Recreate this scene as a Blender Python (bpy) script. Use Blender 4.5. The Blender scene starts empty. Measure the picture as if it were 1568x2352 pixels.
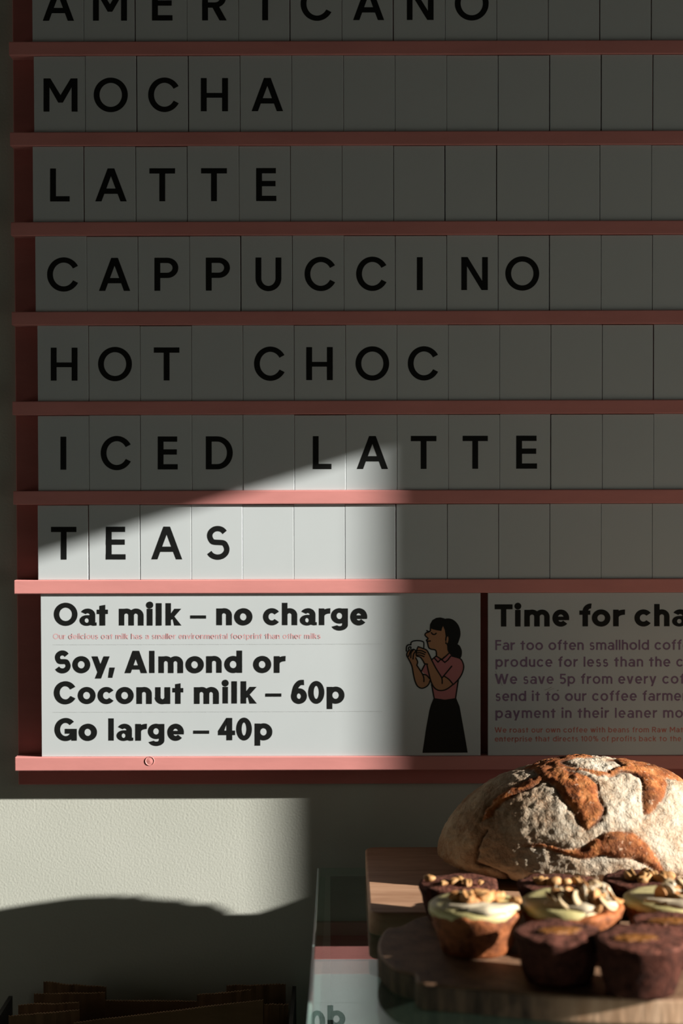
import bpy, bmesh, math, random
import numpy as np
from mathutils import Vector, Matrix, noise

random.seed(7)
sc = bpy.context.scene
COL = sc.collection

# ------------------------------------------------------------------ camera
F = 3724.0                      # focal length in pixels of the 1568 px wide frame
CAMZ, DIST = 1.55, 1.76         # height over the floor, distance to the menu wall (y = 0)
PITCH, ROLL = math.radians(1.5), -0.0025
ROT = Matrix.Rotation(math.pi / 2 - PITCH, 3, 'X') @ Matrix.Rotation(ROLL, 3, 'Z')
CAM = Vector((0, -DIST, CAMZ))
cd = bpy.data.cameras.new('camera')
cd.sensor_fit = 'HORIZONTAL'
cd.sensor_width = 24
cd.lens = F / 1568 * 24
cd.clip_start = 0.02
cd.dof.use_dof = True
cd.dof.focus_distance = 1.66
cd.dof.aperture_fstop = 3.6
cam = bpy.data.objects.new('camera', cd)
cam.matrix_world = Matrix.Translation(CAM) @ ROT.to_4x4()
COL.objects.link(cam)
sc.camera = cam

# ------------------------------------------------------------------ light
SH, SV = 3.95, 1.28            # sunlight travels (-SH, 1, -SV): low, from the right, raking the wall
sun = bpy.data.lights.new('sun', 'SUN')
sun.energy = 13.0
sun.angle = math.radians(0.62)
sun.color = (1.0, 0.965, 0.90)
so = bpy.data.objects.new('sun', sun)
so.rotation_euler = Vector((-SH, 1, -SV)).to_track_quat('-Z', 'Y').to_euler()
so.location = (3, -2, 3)
COL.objects.link(so)

world = bpy.data.worlds.new('world')
sc.world = world
world.use_nodes = True
bg = world.node_tree.nodes['Background']
bg.inputs[0].default_value = (1.0, 0.97, 0.84, 1)
bg.inputs[1].default_value = 0.95

vs = sc.view_settings
vs.view_transform = 'Standard'
vs.look = 'None'
vs.exposure = 0.0
vs.gamma = 1.0
vs.use_curve_mapping = False
sc.cycles.use_denoising = True
sc.cycles.max_bounces = 8
sc.cycles.transparent_max_bounces = 16


def ray(px, py):
    return ROT @ Vector(((px - 784) / F, -(py - 1176) / F, -1))


def at_e(px, py, e):
    """point seen at a pixel on the plane e metres in front of the menu wall"""
    w = ray(px, py)
    return CAM + w * ((DIST - e) / w.y)


def at_z(px, py, z):
    w = ray(px, py)
    return CAM + w * ((z - CAMZ) / w.z)


def project(p):
    q = ROT.transposed() @ (Vector(p) - CAM)
    return 784 + F * q.x / -q.z, 1176 - F * q.y / -q.z


# ------------------------------------------------------------------ materials
def mat(name, col, rough=0.6, spec=0.4, build=None):
    m = bpy.data.materials.new(name)
    m.use_nodes = True
    nt = m.node_tree
    b = nt.nodes['Principled BSDF']
    b.inputs['Base Color'].default_value = (*col, 1)
    b.inputs['Roughness'].default_value = rough
    b.inputs['Specular IOR Level'].default_value = spec
    if build:
        build(nt, b)
    return m


def node(nt, kind, **kw):
    n = nt.nodes.new(kind)
    for k, v in kw.items():
        if k in n.inputs:
            n.inputs[k].default_value = v
        else:
            setattr(n, k, v)
    return n


def coords(nt, scale=(1, 1, 1), space='Object'):
    tc = nt.nodes.new('ShaderNodeTexCoord')
    mp = nt.nodes.new('ShaderNodeMapping')
    mp.inputs['Scale'].default_value = scale
    nt.links.new(tc.outputs[space], mp.inputs['Vector'])
    return mp.outputs['Vector']


def ramp(nt, fac, stops):
    r = nt.nodes.new('ShaderNodeValToRGB')
    e = r.color_ramp.elements
    while len(e) < len(stops):
        e.new(0.5)
    for i, (p, c) in enumerate(stops):
        e[i].position = p
        e[i].color = (*c, 1)
    nt.links.new(fac, r.inputs['Fac'])
    return r.outputs['Color']


def bump(nt, b, height, strength, distance=0.002, prev=None):
    n = node(nt, 'ShaderNodeBump', Strength=strength, Distance=distance)
    nt.links.new(height, n.inputs['Height'])
    if prev is not None:
        nt.links.new(prev, n.inputs['Normal'])
    nt.links.new(n.outputs['Normal'], b.inputs['Normal'])
    return n.outputs['Normal']


def tex_noise(nt, vec, scale, detail=3, rough=0.55):
    n = node(nt, 'ShaderNodeTexNoise', Scale=scale, Detail=detail, Roughness=rough)
    nt.links.new(vec, n.inputs['Vector'])
    return n.outputs['Fac']


def mixc(nt, fac, a, b_, mode='MIX'):
    m = nt.nodes.new('ShaderNodeMix')
    m.data_type = 'RGBA'
    m.blend_type = mode
    for sock, v in ((m.inputs['Factor'], fac), (m.inputs['A'], a), (m.inputs['B'], b_)):
        if isinstance(v, (int, float)):
            sock.default_value = v
        elif isinstance(v, tuple):
            sock.default_value = (*v, 1)
        else:
            nt.links.new(v, sock)
    return m.outputs['Result']


def plaster(nt, b):
    v = coords(nt)
    c = ramp(nt, tex_noise(nt, v, 7, 4), [(0.3, (.545, .56, .49)), (0.7, (.59, .60, .53))])
    nt.links.new(c, b.inputs['Base Color'])
    n1 = tex_noise(nt, v, 420, 2, 0.5)
    bump(nt, b, n1, 0.2, 0.001)


def painted(base, dev, sc_=40, bstr=0.12):
    def f(nt, b):
        v = coords(nt, (0.25, 1, 1))
        lo = tuple(x * (1 - dev) for x in base)
        hi = tuple(min(1, x * (1 + dev)) for x in base)
        nt.links.new(ramp(nt, tex_noise(nt, v, sc_, 4), [(0.3, lo), (0.7, hi)]), b.inputs['Base Color'])
        bump(nt, b, tex_noise(nt, v, sc_ * 8, 3), bstr, 0.0006)
    return f


def tile_mat(nt, b):
    v = coords(nt, space='Object')
    nt.links.new(ramp(nt, tex_noise(nt, v, 9, 3), [(0.3, (.585, .63, .64)), (0.7, (.615, .66, .67))]), b.inputs['Base Color'])
    bump(nt, b, tex_noise(nt, v, 14, 2), 0.06, 0.002)


def wood(dark, light, sx, bands=34):
    def f(nt, b):
        v = coords(nt, sx)
        n1 = tex_noise(nt, v, bands, 5, 0.6)
        n2 = tex_noise(nt, v, bands * 5, 3, 0.6)
        c = ramp(nt, n1, [(0.32, dark), (0.5, tuple((a + c_) / 2 for a, c_ in zip(dark, light))), (0.68, light)])
        c = mixc(nt, 0.25, c, ramp(nt, n2, [(0.35, dark), (0.65, light)]))
        nt.links.new(c, b.inputs['Base Color'])
        bump(nt, b, n2, 0.15, 0.0008)
    return f


def crumb(dark, light, scale=140, bstr=0.8, dist=0.003):
    def f(nt, b):
        v = coords(nt)
        n1 = tex_noise(nt, v, scale, 5, 0.65)
        nt.links.new(ramp(nt, n1, [(0.3, dark), (0.68, light)]), b.inputs['Base Color'])
        bump(nt, b, tex_noise(nt, v, scale * 2.2, 4, 0.6), bstr, dist)
    return f


def loaf_mat(nt, b):
    v = coords(nt)
    slash = node(nt, 'ShaderNodeAttribute', attribute_name='slash').outputs['Fac']
    edge = node(nt, 'ShaderNodeAttribute', attribute_name='edge').outputs['Fac']
    bare = node(nt, 'ShaderNodeAttribute', attribute_name='bare').outputs['Fac']
    # floured skin
    vor = node(nt, 'ShaderNodeTexVoronoi', Scale=230.0, feature='DISTANCE_TO_EDGE')
    warp = node(nt, 'ShaderNodeTexNoise', Scale=60.0, Detail=3.0)
    nt.links.new(v, warp.inputs['Vector'])
    add = node(nt, 'ShaderNodeMix', data_type='VECTOR')
    add.inputs['Factor'].default_value = 0.018
    nt.links.new(v, add.inputs[4])
    nt.links.new(warp.outputs['Color'], add.inputs[5])
    nt.links.new(add.outputs[1], vor.inputs['Vector'])
    n_p = tex_noise(nt, v, 38, 6, 0.62)
    n_f = tex_noise(nt, v, 330, 4, 0.65)
    flour = ramp(nt, n_p, [(0.30, (.34, .215, .125)), (0.46, (.45, .36, .26)), (0.66, (.52, .465, .375))])
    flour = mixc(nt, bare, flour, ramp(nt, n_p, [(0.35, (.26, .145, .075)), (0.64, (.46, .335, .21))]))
    crack = ramp(nt, vor.outputs['Distance'], [(0.0, (.8, .8, .8)), (0.07, (0, 0, 0))])
    gate = ramp(nt, n_p, [(0.40, (1, 1, 1)), (0.62, (0.1, 0.1, 0.1))])
    cf = mixc(nt, 1.0, crack, gate, 'MULTIPLY')
    flour = mixc(nt, cf, flour, (.22, .105, .05))
    speck = ramp(nt, n_f, [(0.60, (0, 0, 0)), (0.72, (1, 1, 1))])
    flour = mixc(nt, speck, flour, (.34, .22, .13))
    # baked opening
    n_s = tex_noise(nt, v, 85, 5, 0.65)
    crust = ramp(nt, n_s, [(0.30, (.10, .030, .010)), (0.45, (.27, .080, .024)), (0.56, (.40, .145, .045)), (0.72, (.52, .24, .10))])
    burn = ramp(nt, tex_noise(nt, v, 32, 4, 0.6), [(0.46, (0, 0, 0)), (0.66, (.85, .85, .85))])
    crust = mixc(nt, burn, crust, (.13, .045, .018))
    fl = ramp(nt, tex_noise(nt, v, 190, 4, 0.7), [(0.60, (0, 0, 0)), (0.70, (.7, .7, .7))])
    crust = mixc(nt, fl, crust, (.60, .43, .30))
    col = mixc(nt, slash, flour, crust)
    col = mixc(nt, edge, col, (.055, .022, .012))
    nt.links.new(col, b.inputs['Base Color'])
    h1 = bump(nt, b, n_f, 0.5, 0.0022)
    h2 = bump(nt, b, vor.outputs['Distance'], 0.3, 0.0022, h1)
    bump(nt, b, tex_noise(nt, v, 120, 3), 0.35, 0.003, h2)


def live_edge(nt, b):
    """rim of the slab: shade painted dark on the left end, sunlight painted pale along the front"""
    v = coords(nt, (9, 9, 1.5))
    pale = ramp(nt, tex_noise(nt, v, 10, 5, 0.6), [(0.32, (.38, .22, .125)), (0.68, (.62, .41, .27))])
    shaded_rim = ramp(nt, tex_noise(nt, v, 14, 4, 0.6), [(0.35, (.035, .022, .015)), (0.68, (.13, .08, .05))])
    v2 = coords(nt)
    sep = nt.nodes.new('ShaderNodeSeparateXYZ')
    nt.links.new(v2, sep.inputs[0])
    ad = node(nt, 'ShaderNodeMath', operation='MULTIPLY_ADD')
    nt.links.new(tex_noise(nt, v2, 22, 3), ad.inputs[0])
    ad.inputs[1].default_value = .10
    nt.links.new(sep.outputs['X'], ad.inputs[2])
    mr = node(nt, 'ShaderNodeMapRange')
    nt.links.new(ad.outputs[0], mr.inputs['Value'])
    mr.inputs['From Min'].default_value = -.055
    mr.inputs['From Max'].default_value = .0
    nt.links.new(mixc(nt, mr.outputs['Result'], shaded_rim, pale), b.inputs['Base Color'])
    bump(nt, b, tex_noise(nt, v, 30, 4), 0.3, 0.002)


def glass_mat():
    m = bpy.data.materials.new('glass')
    m.use_nodes = True
    nt = m.node_tree
    nt.nodes.remove(nt.nodes['Principled BSDF'])
    out = nt.nodes['Material Output']
    geo = nt.nodes.new('ShaderNodeNewGeometry')
    ior = node(nt, 'ShaderNodeMix', data_type='FLOAT')
    nt.links.new(geo.outputs['Backfacing'], ior.inputs[0])
    ior.inputs[2].default_value = 2.1
    ior.inputs[3].default_value = 1 / 2.1
    fr = nt.nodes.new('ShaderNodeFresnel')
    nt.links.new(ior.outputs[0], fr.inputs['IOR'])
    tr = nt.nodes.new('ShaderNodeBsdfTransparent')
    tr.inputs[0].default_value = (.80, .93, .89, 1)
    gl = nt.nodes.new('ShaderNodeBsdfGlossy')
    gl.inputs['Roughness'].default_value = 0.0
    gl.inputs['Color'].default_value = (1, 1, 1, 1)
    mx = nt.nodes.new('ShaderNodeMixShader')
    nt.links.new(fr.outputs[0], mx.inputs[0])
    nt.links.new(tr.outputs[0], mx.inputs[1])
    nt.links.new(gl.outputs[0], mx.inputs[2])
    nt.links.new(mx.outputs[0], out.inputs[0])
    return m


M = {}
M['wall'] = mat('wall_plaster', (.58, .59, .5), 0.9, 0.15, plaster)
M['dim_wall'] = mat('room_plaster', (.42, .40, .35), 0.9, 0.15)
M['ceil'] = mat('ceiling_paint', (.05, .05, .045), 0.9, 0.1)
M['floor'] = mat('floor_boards', (.3, .2, .12), 0.6, 0.3, wood((.07, .05, .03), (.13, .095, .06), (2, 9, 2), 6))
M['rail'] = mat('pink_paint', (.74, .30, .275), 0.55, 0.3, painted((.74, .30, .275), 0.07))
M['back'] = mat('pink_backing_paint', (.60, .20, .18), 0.6, 0.3, painted((.60, .205, .185), 0.08))
M['tile'] = mat('white_tile', (.6, .64, .62), 0.42, 0.4, tile_mat)
M['sign'] = mat('white_sign', (.6, .64, .62), 0.36, 0.4, tile_mat)
M['black'] = mat('black_print', (.0085, .0095, .009), 0.45, 0.35)
M['pinkprint'] = mat('pink_print', (.74, .43, .44), 0.45, 0.35)
M['redprint'] = mat('salmon_print', (.60, .21, .18), 0.45, 0.35)
M['purple'] = mat('purple_print', (.25, .165, .27), 0.45, 0.35)
M['grey'] = mat('grey_print', (.30, .31, .30), 0.45, 0.35)
M['skin'] = mat('skin_print', (.46, .235, .125), 0.45, 0.35)
M['blouse'] = mat('blouse_print', (.50, .185, .19), 0.45, 0.35)
M['board'] = mat('cutting_board_wood', (.5, .3, .18), 0.55, 0.3, wood((.28, .145, .08), (.46, .27, .165), (1.2, 9, 9), 8))
M['slab'] = mat('slab_wood', (.5, .3, .18), 0.6, 0.3, wood((.12, .065, .038), (.32, .185, .105), (6, 6, 1.2), 9))
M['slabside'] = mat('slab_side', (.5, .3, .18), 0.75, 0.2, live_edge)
M['loaf'] = mat('bread_crust', (.5, .4, .3), 0.85, 0.15, loaf_mat)
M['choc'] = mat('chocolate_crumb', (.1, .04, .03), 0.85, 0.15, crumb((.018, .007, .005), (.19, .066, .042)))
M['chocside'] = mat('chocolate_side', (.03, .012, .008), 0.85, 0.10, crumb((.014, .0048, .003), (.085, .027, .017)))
M['choc2'] = mat('chocolate_crumb_dark', (.08, .035, .03), 0.85, 0.15, crumb((.022, .008, .005), (.20, .070, .046), 120))
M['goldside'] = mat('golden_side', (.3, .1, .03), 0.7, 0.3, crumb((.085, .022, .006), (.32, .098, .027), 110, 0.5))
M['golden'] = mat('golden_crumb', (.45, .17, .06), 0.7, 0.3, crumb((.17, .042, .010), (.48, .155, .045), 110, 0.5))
M['icing'] = mat('pale_icing', (.62, .60, .30), 0.45, 0.4, crumb((.46, .395, .165), (.56, .485, .235), 60, 0.15))
M['cream'] = mat('white_drizzle', (.60, .50, .35), 0.4, 0.4)
M['nut'] = mat('nut', (.6, .36, .15), 0.6, 0.3, crumb((.24, .10, .028), (.52, .30, .12), 90, 0.3))
M['almond'] = mat('almond', (.6, .4, .2), 0.6, 0.3, crumb((.40, .13, .028), (.60, .34, .14), 120, 0.3))
M['flake'] = mat('pale_flake', (.5, .4, .25), 0.6, 0.3, crumb((.50, .34, .16), (.64, .50, .31), 120, 0.2))
M['caramel'] = mat('caramel', (.48, .20, .035), 0.45, 0.4, crumb((.15, .050, .010), (.32, .125, .028), 130, 0.7))
M['paper'] = mat('brown_paper', (.2, .12, .065), 0.85, 0.15, painted((.20, .115, .06), 0.12, 60, 0.3))
M['darkwood'] = mat('dark_cabinet', (.06, .05, .04), 0.6, 0.3, wood((.04, .033, .027), (.075, .062, .05), (9, 9, 1.5), 8))
M['blackbox'] = mat('black_holder', (.03, .028, .026), 0.6, 0.3)
M['card'] = mat('white_card', (.72, .70, .66), 0.8, 0.2)
M['edge'] = mat('glass_edge_glint', (.55, .70, .66), 0.25, 0.6)  # pale colour stands in for light caught in the glass rim
M['glass'] = glass_mat()


# ------------------------------------------------------------------ object helpers
def link_mesh(name, bm, mats, parent=None, smooth=False):
    me = bpy.data.meshes.new(name)
    bm.normal_update()
    bm.to_mesh(me)
    bm.free()
    for m in (mats if isinstance(mats, (list, tuple)) else [mats]):
        me.materials.append(m)
    if smooth:
        me.polygons.foreach_set('use_smooth', [True] * len(me.polygons))
    o = bpy.data.objects.new(name, me)
    COL.objects.link(o)
    if parent is not None:
        o.parent = parent
    return o


def tag(o, label=None, cat=None, group=None, kind=None):
    if label:
        o['label'] = label
    if cat:
        o['category'] = cat
    if group:
        o['group'] = group
    if kind:
        o['kind'] = kind
    return o


def thing(name, label, cat, loc, group=None, rz=0.0):
    o = bpy.data.objects.new(name, None)
    o.empty_display_size = 0.03
    o.location = loc
    o.rotation_euler.z = rz
    COL.objects.link(o)
    return tag(o, label, cat, group)


def box(bm, x0, x1, y0, y1, z0, z1, bev=0.0, seg=2, mi=0):
    r = bmesh.ops.create_cube(bm, size=1)
    vv = r['verts']
    for v in vv:
        v.co = Vector((x0 + (v.co.x + .5) * (x1 - x0), y0 + (v.co.y + .5) * (y1 - y0), z0 + (v.co.z + .5) * (z1 - z0)))
    fs = set(f for v in vv for f in v.link_faces)
    for f in fs:
        f.material_index = mi
    if bev:
        es = list(set(e for v in vv for e in v.link_edges))
        bmesh.ops.bevel(bm, geom=es, offset=bev, segments=seg, profile=0.5, affect='EDGES')
    return bm


def boxes(*specs, bev=0.0):
    bm = bmesh.new()
    for s in specs:
        box(bm, *s, bev=bev)
    return bm


def prism(bm, pts, z0, z1, bev=0.0, seg=3):
    """plan outline (x, y) raised from z0 to z1"""
    lo = [bm.verts.new((x, y, z0)) for x, y in pts]
    hi = [bm.verts.new((x, y, z1)) for x, y in pts]
    n = len(pts)
    top = bm.faces.new(hi)
    bot = bm.faces.new(list(reversed(lo)))
    for i in range(n):
        bm.faces.new((lo[i], lo[(i + 1) % n], hi[(i + 1) % n], hi[i]))
    bmesh.ops.recalc_face_normals(bm, faces=bm.faces[:])
    if bev:
        es = list(top.edges) + list(bot.edges)
        bmesh.ops.bevel(bm, geom=es, offset=bev, segments=seg, profile=0.5, affect='EDGES')
    return bm


def smooth_loop(pts, n=8):
    """closed Catmull-Rom through plan points"""
    out = []
    k = len(pts)
    for i in range(k):
        p0, p1, p2, p3 = (Vector(pts[(i + j - 1) % k]) for j in range(4))
        for s in range(n):
            t = s / n
            out.append(0.5 * ((2 * p1) + (p2 - p0) * t + (2 * p0 - 5 * p1 + 4 * p2 - p3) * t * t + (3 * p1 - p0 - 3 * p2 + p3) * t ** 3))
    return out


def smooth_open(pts, n=8):
    pts = [Vector(p) for p in pts]
    ext = [pts[0] * 2 - pts[1]] + pts + [pts[-1] * 2 - pts[-2]]
    out = []
    for i in range(1, len(ext) - 2):
        p0, p1, p2, p3 = ext[i - 1:i + 3]
        for s in range(n):
            t = s / n
            out.append(0.5 * ((2 * p1) + (p2 - p0) * t + (2 * p0 - 5 * p1 + 4 * p2 - p3) * t * t + (3 * p1 - p0 - 3 * p2 + p3) * t ** 3))
    out.append(pts[-1])
    return out


# ------------------------------------------------------------------ drawn lettering: outlines as polygons, cap height 1
def _rect(x0, y0, x1, y1):
    return [[(x0, y0), (x1, y0), (x1, y1), (x0, y1)]]


def _arc(cx, cy, rx, ry, tx, ty, a0, a1, n=None):
    n = n or max(6, int(abs(a1 - a0) / 7.5))
    out = []
    pr = None
    for i in range(n + 1):
        a = math.radians(a0 + (a1 - a0) * i / n)
        c, s = math.cos(a), math.sin(a)
        cur = ((cx + rx * c, cy + ry * s), (cx + (rx - tx) * c, cy + (ry - ty) * s))
        if pr:
            out.append([pr[0], cur[0], cur[1], pr[1]])
        pr = cur
    return out


def _disc(cx, cy, r, n=24):
    return [[(cx + r * math.cos(2 * math.pi * i / n), cy + r * math.sin(2 * math.pi * i / n)) for i in range(n)]]


def _stroke(pts, w, smooth=True, n=6, closed=False):
    p = [Vector((x, y)) for x, y in pts]
    if smooth and len(p) > 2:
        p = [Vector((q[0], q[1])) for q in smooth_open([(q.x, q.y, 0) for q in p], n)]
    out = []
    L = []
    k = len(p)
    for i in range(k):
        if closed:
            d0, d1 = p[i] - p[i - 1], p[(i + 1) % k] - p[i]
        else:
            d0 = p[i] - p[i - 1] if i else p[1] - p[0]
            d1 = p[i + 1] - p[i] if i < k - 1 else d0
        d0 = d0.normalized() if d0.length > 1e-9 else d1.normalized()
        d1 = d1.normalized() if d1.length > 1e-9 else d0
        t = (d0 + d1)
        t = t.normalized() if t.length > 1e-6 else d0
        nn = Vector((-t.y, t.x))
        f = 1 / max(0.45, abs(nn.dot(Vector((-d0.y, d0.x)))))
        L.append((p[i] + nn * w / 2 * f, p[i] - nn * w / 2 * f))
    rng = range(k) if closed else range(k - 1)
    for i in rng:
        a, b_ = L[i], L[(i + 1) % k]
        out.append([tuple(a[0]), tuple(b_[0]), tuple(b_[1]), tuple(a[1])])
    return out


WIDTH = {'A': .955, 'C': .96, 'D': .82, 'E': .61, 'F': .6, 'G': .99, 'H': .82, 'I': .2, 'L': .58, 'M': 1.02, 'N': .80, 'O': 1.03, 'P': .73,
         'R': .75, 'S': .72, 'T': .78, 'U': .785, 'W': 1.36, 'a': .66, 'b': .74, 'c': .68, 'd': .74, 'e': .70, 'f': .42, 'g': .73, 'h': .63,
         'i': .2, 'k': .64, 'l': .2, 'm': 1.02, 'n': .63, 'o': .76, 'p': .74, 'r': .42, 's': .54, 't': .46, 'u': .62, 'v': .68, 'w': 1.02,
         'y': .70, '0': .69, '1': .34, '4': .74, '5': .64, '6': .68, '%': 1.0, '–': .7, ',': .25}


def glyph(ch, x0, x1, w):
    """list of pieces; a piece is a list of polygons"""
    tv = w * 0.91
    xm = (x0 + x1) / 2
    hw = (x1 - x0) / 2
    xh = 0.75
    P = []
    if ch == 'A':
        lw = w * 1.08
        ap = lw * 1.06
        P += [[[(x0, 0), (x0 + lw, 0), (xm - ap / 2 + lw, 1), (xm - ap / 2, 1)]], [[(x1 - lw, 0), (x1, 0), (xm + ap / 2, 1), (xm + ap / 2 - lw, 1)]]]
        yb = 0.31 - tv / 2 if w < .22 else .25 - tv * .4
        k = (xm - ap / 2 - x0) * (yb + tv / 2)
        P += [_rect(x0 + k + lw * .5, yb, x1 - k - lw * .5, yb + tv * (1 if w < .22 else .85))]
    elif ch == 'C':
        P += [_arc(xm + hw * .03, .5, hw * 1.03, .52, w, tv, 30, 331)]
    elif ch == 'D':
        rx = min(.5, hw * 1.15)
        P += [_rect(x0, 0, x0 + w, 1), _rect(x0, 1 - tv, x1 - rx, 1), _rect(x0, 0, x1 - rx, tv), _arc(x1 - rx, .5, rx, .5, w, tv, -90, 90)]
    elif ch in 'EF':
        P += [_rect(x0, 0, x0 + w, 1), _rect(x0, 1 - tv, x1 - .015, 1), _rect(x0, .53 - tv / 2, x1 - .025, .53 + tv / 2)]
        if ch == 'E':
            P += [_rect(x0, 0, x1, tv)]
    elif ch == 'G':
        P += [_arc(xm, .5, hw, .52, w, tv, 42, 325), _rect(x1 - w * .95, 0, x1, .53), _rect(xm - .03, .53 - tv * .95, x1, .53)]
    elif ch == 'H':
        P += [_rect(x0, 0, x0 + w, 1), _rect(x1 - w, 0, x1, 1), _rect(x0, .48 - tv * .45, x1, .48 + tv * .45)]
    elif ch in 'Il':
        P += [_rect(xm - w / 2, 0, xm + w / 2, 1)]
    elif ch == 'L':
        P += [_rect(x0, 0, x0 + w, 1), _rect(x0, 0, x1, tv)]
    elif ch == 'M':
        for s in (0, 1):
            q = [(x0, 1), (x0 + 1.15 * w, 1), (xm, .5), (xm, .27), (xm - .07, .27), (x0 + w, .73), (x0, .73)]
            P += [[[(x0 + x1 - a if s else a, b_) for a, b_ in q]]]
        P += [_rect(x0, 0, x0 + w, .95), _rect(x1 - w, 0, x1, .95)]
    elif ch == 'N':
        P += [_rect(x0, 0, x0 + w * .97, 1), _rect(x1 - w * .97, 0, x1, 1), [[(x0, 1), (x0 + 1.08 * w, 1), (x1, 0), (x1 - 1.08 * w, 0)]]]
    elif ch == 'O':
        P += [_arc(xm, .5, hw, .52, w, tv, 0, 360, 64)]
    elif ch in 'PR':
        yb = .385
        ry = (1 - yb) / 2
        rx = min(ry * 1.1, hw)
        P += [_rect(x0, 0, x0 + w, 1), _rect(x0, 1 - tv, x1 - rx, 1), _rect(x0, yb, x1 - rx, yb + tv), _arc(x1 - rx, 1 - ry, rx, ry, w, tv, -90, 90)]
        if ch == 'R':
            P += [[[(xm - .10, yb + tv * .6), (xm - .10 + 1.2 * w, yb + tv * .6), (x1 + .02, 0), (x1 + .02 - 1.22 * w, 0)]]]
    elif ch in 'Ss':
        H = 1.0 if ch == 'S' else xh
        T = tv if ch == 'S' else tv * .88
        ru, rl = hw * .90 - w / 2, hw - w / 2
        hu, hl = (.245 * H + .01) - T * .22, (.265 * H + .01) - T * .22
        cu, cl = H + .015 - T / 2 - hu, -.015 + T / 2 + hl
        pts = [(xm + ru * math.cos(math.radians(a)), cu + hu * math.sin(math.radians(a))) for a in (28, 50, 72, 95, 120, 150, 180, 212, 240)]
        pts += [(xm + rl * math.cos(math.radians(a)), cl + hl * math.sin(math.radians(a))) for a in (55, 30, 0, -30, -60, -88, -112, -135, -156)]
        P += [_stroke(pts, T * 1.03)]
    elif ch == 'T':
        P += [_rect(x0, 1 - tv, x1, 1), _rect(xm - w / 2, 0, xm + w / 2, 1)]
    elif ch == 'U':
        P += [_rect(x0, hw - .02, x0 + w, 1), _rect(x1 - w, hw - .02, x1, 1), _arc(xm, hw - .02, hw, hw, w, tv, 180, 360)]
    elif ch in 'WwvVy':
        H = 1.0 if ch == 'W' else xh
        lw = w * 1.1
        if ch in 'Ww':
            q = (x1 - x0 - lw) / 4
            for k, (a, b_) in enumerate(((H, 0), (0, H), (H, 0), (0, H))):
                xa = x0 + q * k
                P += [[[(xa, a), (xa + lw, a), (xa + q + lw, b_), (xa + q, b_)]]]
        else:
            P += [[[(x0, H), (x0 + lw, H), (xm + lw * .5, 0 if ch == 'v' else .02), (xm - lw * .5, 0 if ch == 'v' else .02)]]]
            if ch == 'v':
                P += [[[(x1 - lw, H), (x1, H), (xm + lw * .5, 0), (xm - lw * .5, 0)]]]
            else:
                sl = (x1 - xm - lw * .42) / H
                P += [[[(x1 - lw, H), (x1, H), (x1 - sl * (H + .245), -.245), (x1 - lw - sl * (H + .245), -.245)]]]
    elif ch == 'a':
        tl = .06 if w > .2 else 0
        xs = x1 - tl
        m = (x0 + xs) / 2
        P += [_arc(m + .01, xh - .28, (xs - x0) / 2 - .01, .29, w, tv * .95, 0, 152), _rect(xs - w, 0 if not tl else .05, xs, xh - .27)]
        P += [_arc(x0 + (xs - x0) * .46, .225, (xs - x0) * .46, .24, w * .92, tv * (.62 if w > .2 else .8), 0, 360, 40)]
        P += [_rect(x0 + (xs - x0) * .5, .465 - tv * (.62 if w > .2 else .8), xs - w * .5, .465)]
        if tl:
            P += [[[(xs - w, .12), (xs, .12), (xs + .005, tv * .62), (x1, tv * .62), (x1, 0), (xs - w * .35, -.012), (xs - w * .8, .02)]]]
    elif ch in 'bdpq':
        P += [_arc(xm, xh / 2, hw, xh / 2 + .012, w, tv, 0, 360, 48)]
        xa = x0 if ch in 'bp' else x1 - w
        P += [_rect(xa, 0 if ch in 'bd' else -.245, xa + w, 1 if ch in 'bd' else xh)]
    elif ch == 'c':
        P += [_arc(xm + hw * .05, xh / 2, hw * 1.05, xh / 2 + .012, w, tv, 36, 324)]
    elif ch == 'e':
        P += [_arc(xm, xh / 2, hw, xh / 2 + .012, w, tv, -6, 320), _rect(x0 + w * .5, .375 - tv * .42, x1 - .005, .375 + tv * (.3 if w > .2 else .38))]
    elif ch == 'f':
        xs = x0 + (x1 - x0) * .27
        r = x1 - xs - .01
        P += [_rect(xs, 0, xs + w, 1.03 - r), _arc(xs + r, 1.03 - r, r, r, w, tv, 84, 180), _rect(x0, (.713 if w > .2 else xh) - tv * .85, x1 - .03, .713 if w > .2 else xh)]
    elif ch == 'g':
        P += [_arc(xm, .415, hw, .347, w, tv * .92, 0, 360, 48), _rect(x1 - w, .0, x1, xh), _arc(xm + .01, .02, hw - .01, .262, w, tv * .9, 198, 360)]
    elif ch in 'hn':
        r = hw * 1.0
        P += [_rect(x0, 0, x0 + w, 1 if ch == 'h' else xh), _arc(xm, xh + .012 - r * .92, r, r * .92, w, tv, 0, 165), _rect(x1 - w, 0, x1, xh + .012 - r * .92)]
    elif ch == 'i':
        P += [_rect(xm - w / 2, 0, xm + w / 2, xh), _disc(xm, .94 if w < .2 else .915, w * .63)]
    elif ch == 'k':
        P += [_rect(x0, 0, x0 + w, 1), [[(x0 + w * .9, .27), (x1 - w * 1.3, xh), (x1 - .01, xh), (x0 + w * .9, .27 - w * .0 + .0 - .0)]]]
        P += [[[(x0 + w * .9, .24), (x0 + w * .9, .50), (x1 - w * 1.28, xh), (x1 - .01, xh), (xm + .04, .40), (x1, 0), (x1 - w * 1.3, 0), (xm - .03, .28)]]]
    elif ch == 'm':
        g = (x1 - x0 + w) / 2
        P += [_rect(x0, 0, x0 + w, xh)]
        for a in (x0, x0 + g - w):
            r = g / 2
            P += [_arc(a + r, xh + .012 - r * .95, r, r * .95, w, tv, 0, 160), _rect(a + g - w, 0, a + g, xh + .012 - r * .95)]
    elif ch == 'o':
        P += [_arc(xm, xh / 2, hw, xh / 2 + .012, w, tv, 0, 360, 48)]
    elif ch == 'r':
        r = x1 - x0 - .02
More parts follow.
